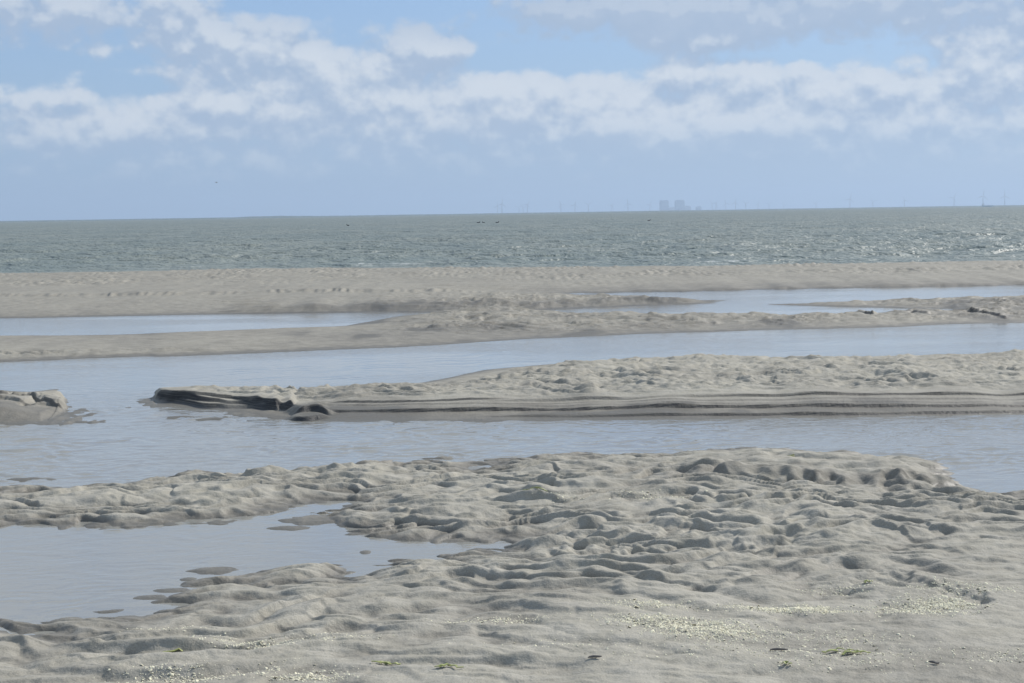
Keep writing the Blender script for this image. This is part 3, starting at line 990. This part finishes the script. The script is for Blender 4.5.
# cloud banks: px, py, radius x px, radius y px, weight  (negative: a blue gap)
BLOBS = [
    (40, 8, 130, 24, .75), (160, 12, 60, 22, .6),
    (215, 38, 40, 20, .70), (265, 42, 42, 24, .80), (310, 58, 34, 26, .65), (170, 48, 34, 18, .5), (250, 72, 100, 20, .55), (95, 52, 40, 14, .35),
    (405, 42, 28, 24, .85), (432, 52, 26, 18, .55), (462, 50, 18, 9, .45), (395, 66, 40, 18, .5),
    (35, 92, 26, 13, .6), (78, 95, 22, 10, .5), (70, 122, 100, 24, .45), (215, 104, 45, 14, .50), (150, 140, 70, 14, .3),
    (540, 84, 34, 16, .7), (600, 90, 40, 16, .65), (495, 96, 40, 20, .65), (360, 92, 50, 16, .5), (440, 108, 90, 24, .6), (300, 112, 120, 24, .55),
    (570, 118, 120, 24, .55), (680, 122, 140, 28, .55), (500, 140, 300, 22, .55), (850, 138, 220, 24, .55), (130, 135, 150, 24, .45), (700, 165, 500, 16, .35), (250, 168, 250, 12, .25), (640, 100, 420, 40, .2),
    (660, 10, 110, 22, .75), (790, 10, 130, 26, .75), (930, 8, 120, 22, .7), (575, 12, 60, 16, .6), (535, 38, 26, 10, .4), (700, 40, 110, 14, .45),
    (690, 68, 50, 18, .75), (740, 82, 50, 18, .6), (830, 84, 60, 18, .6), (905, 84, 50, 20, .55), (975, 58, 34, 24, .85), (1015, 50, 34, 28, .75), (985, 90, 60, 18, .5), (900, 118, 150, 22, .5),
    (300, 2, 90, 12, -.9), (430, 4, 50, 12, -.7), (352, 30, 14, 22, -.5), (60, 62, 80, 9, -.45), (565, 58, 70, 12, -.9), (490, 62, 20, 14, -.5), (800, 54, 80, 7, -.6), (20, 75, 40, 7, -.4),
    (140, 84, 40, 9, -.5), (120, 30, 50, 8, -.25),
]
grp = bpy.data.node_groups.new("cloud_density", 'ShaderNodeTree')
grp.interface.new_socket("AZ", in_out='INPUT', socket_type='NodeSocketFloat')
grp.interface.new_socket("EL", in_out='INPUT', socket_type='NodeSocketFloat')
grp.interface.new_socket("D", in_out='OUTPUT', socket_type='NodeSocketFloat')
g = NB(grp)
gi = grp.nodes.new('NodeGroupInput'); go = grp.nodes.new('NodeGroupOutput')
a_, e_ = gi.outputs[0], gi.outputs[1]
acc = None
K = 57.29578 / F
for (px, py, rx, ry, w_) in BLOBS:
    ca_, ce_ = sky_dir(px, py)
    dx = g.math('MULTIPLY', g.math('SUBTRACT', a_, ca_), 1 / (rx * K))
    dy = g.math('MULTIPLY', g.math('SUBTRACT', e_, ce_), 1 / (ry * K))
    r2_ = g.math('MULTIPLY_ADD', dx, dx, g.math('MULTIPLY', dy, dy))
    gs_ = g.math('MULTIPLY', g.math('EXPONENT', g.math('MULTIPLY', r2_, -1.0)), w_)
    acc = gs_ if acc is None else g.math('ADD', acc, gs_)
cmb = grp.nodes.new('ShaderNodeCombineXYZ')
g.put(cmb.inputs[0], a_); g.put(cmb.inputs[1], g.math('MULTIPLY', e_, 1.35)); cmb.inputs[2].default_value = 3.7
wn = g.n.new('ShaderNodeTexNoise'); wn.noise_dimensions = '2D'; wn.inputs['Scale'].default_value = 1.1; wn.inputs['Detail'].default_value = 3
g.l.new(cmb.outputs[0], wn.inputs['Vector'])
wv = g.n.new('ShaderNodeVectorMath'); wv.operation = 'MULTIPLY_ADD'
g.l.new(wn.outputs['Color'], wv.inputs[0]); wv.inputs[1].default_value = (.5, .5, .5); g.l.new(cmb.outputs[0], wv.inputs[2])
vo = g.n.new('ShaderNodeTexVoronoi'); vo.voronoi_dimensions = '2D'; vo.feature = 'SMOOTH_F1'
g.l.new(wv.outputs[0], vo.inputs['Vector'])
vo.inputs['Scale'].default_value = .85; vo.inputs['Detail'].default_value = 2.5; vo.inputs['Roughness'].default_value = .55
vo.inputs['Smoothness'].default_value = .35
puff = g.math('MULTIPLY', g.math('SUBTRACT', .42, vo.outputs['Distance']), .62)
nz = g.noise(cmb.outputs[0], .45, 6, .55, .1, '2D')
nz2 = g.noise(cmb.outputs[0], .13, 3, .5, 0, '2D')
# outside the photographed part of the sky the same broken cumulus goes on
infr = g.math('MULTIPLY', g.ramp(g.math('ABSOLUTE', a_), 17.0, 24.0, 1, 0), g.ramp(e_, 8.0, 11.0, 1, 0))
other = g.math('MULTIPLY', g.math('SUBTRACT', 1.0, infr), g.ramp(nz2, .30, .58, -.05, .85))
tot = g.math('ADD', g.math('ADD', g.math('ADD', acc, other), puff), g.math('MULTIPLY', g.math('SUBTRACT', nz, .5), 1.35))
l2 = grp.links
l2.new(tot, go.inputs[0])


def dens(daz, del_):
    q = n.new('ShaderNodeGroup'); q.node_tree = grp
    b.put(q.inputs[0], b.math('ADD', AZ, daz) if daz else AZ)
    b.put(q.inputs[1], b.math('ADD', EL, del_) if del_ else EL)
    return q.outputs[0]


d0 = dens(0, 0)
d1 = dens(.09, .46)
cover = b.ramp(d0, -.30, .46)
lit = b.math('SUBTRACT', b.ramp(b.math('SUBTRACT', d0, d1), -.42, .56), b.math('MULTIPLY', b.ramp(EL, 4.8, 6.6, 0.0, 1.0), b.ramp(AZ, -10.0, 1.0, .3, .72)), clamp=True)
thick = b.ramp(d0, .3, 1.1)
white = (.72, .77, .83, 1)
grey = (.40, .505, .665, 1)
cc = b.mix(b.math('ADD', b.math('MULTIPLY', lit, .85), b.math('MULTIPLY', thick, .12), clamp=True), grey, white)
low = b.ramp(EL, .4, 3.4, .0, 1.0)                       # clouds melt into the haze near the horizon
sc_ = n.new('ShaderNodeVectorMath'); sc_.operation = 'SCALE'
l.new(sky.outputs[0], sc_.inputs[0]); sc_.inputs['Scale'].default_value = .10
tint = n.new('ShaderNodeVectorMath'); tint.operation = 'MULTIPLY'
l.new(sc_.outputs[0], tint.inputs[0]); tint.inputs[1].default_value = (.74, .90, 1.18)
veil = b.ramp(EL, 0.0, 8.0, .7, .4)
skyc = b.mix(veil, tint.outputs[0], (.36, .52, .77, 1))
fin = b.mix(b.math('MULTIPLY', b.math('MULTIPLY', cover, low), .93), skyc, cc)
bg = n.new('ShaderNodeBackground'); bg.inputs['Strength'].default_value = 1.0
l.new(fin, bg.inputs['Color'])
wo = n.new('ShaderNodeOutputWorld'); l.new(bg.outputs[0], wo.inputs[0])
wd.cycles.sampling_method = 'MANUAL'
wd.cycles.sample_map_resolution = 512

# ------------------------------------------------------------------ sun
sl = bpy.data.lights.new("sun", 'SUN')
sl.energy = 4.7; sl.angle = math.radians(1.2); sl.color = (1.0, .955, .89)
so = link(bpy.data.objects.new("sun", sl))
sd_ = Vector((math.sin(SUN_AZ) * math.cos(SUN_EL), math.cos(SUN_AZ) * math.cos(SUN_EL), math.sin(SUN_EL)))
so.rotation_euler = sd_.to_track_quat('Z', 'Y').to_euler()
so.location = (0, 0, 60)

# ------------------------------------------------------------------ render settings
SC.view_settings.view_transform = 'Standard'
SC.view_settings.look = 'None'
SC.view_settings.exposure = 0.0
SC.view_settings.gamma = 1.0
SC.view_settings.use_curve_mapping = False
SC.cycles.max_bounces = 6
SC.cycles.volume_bounces = 1
SC.cycles.transparent_max_bounces = 8
SC.cycles.caustics_reflective = False
SC.cycles.use_denoising = True
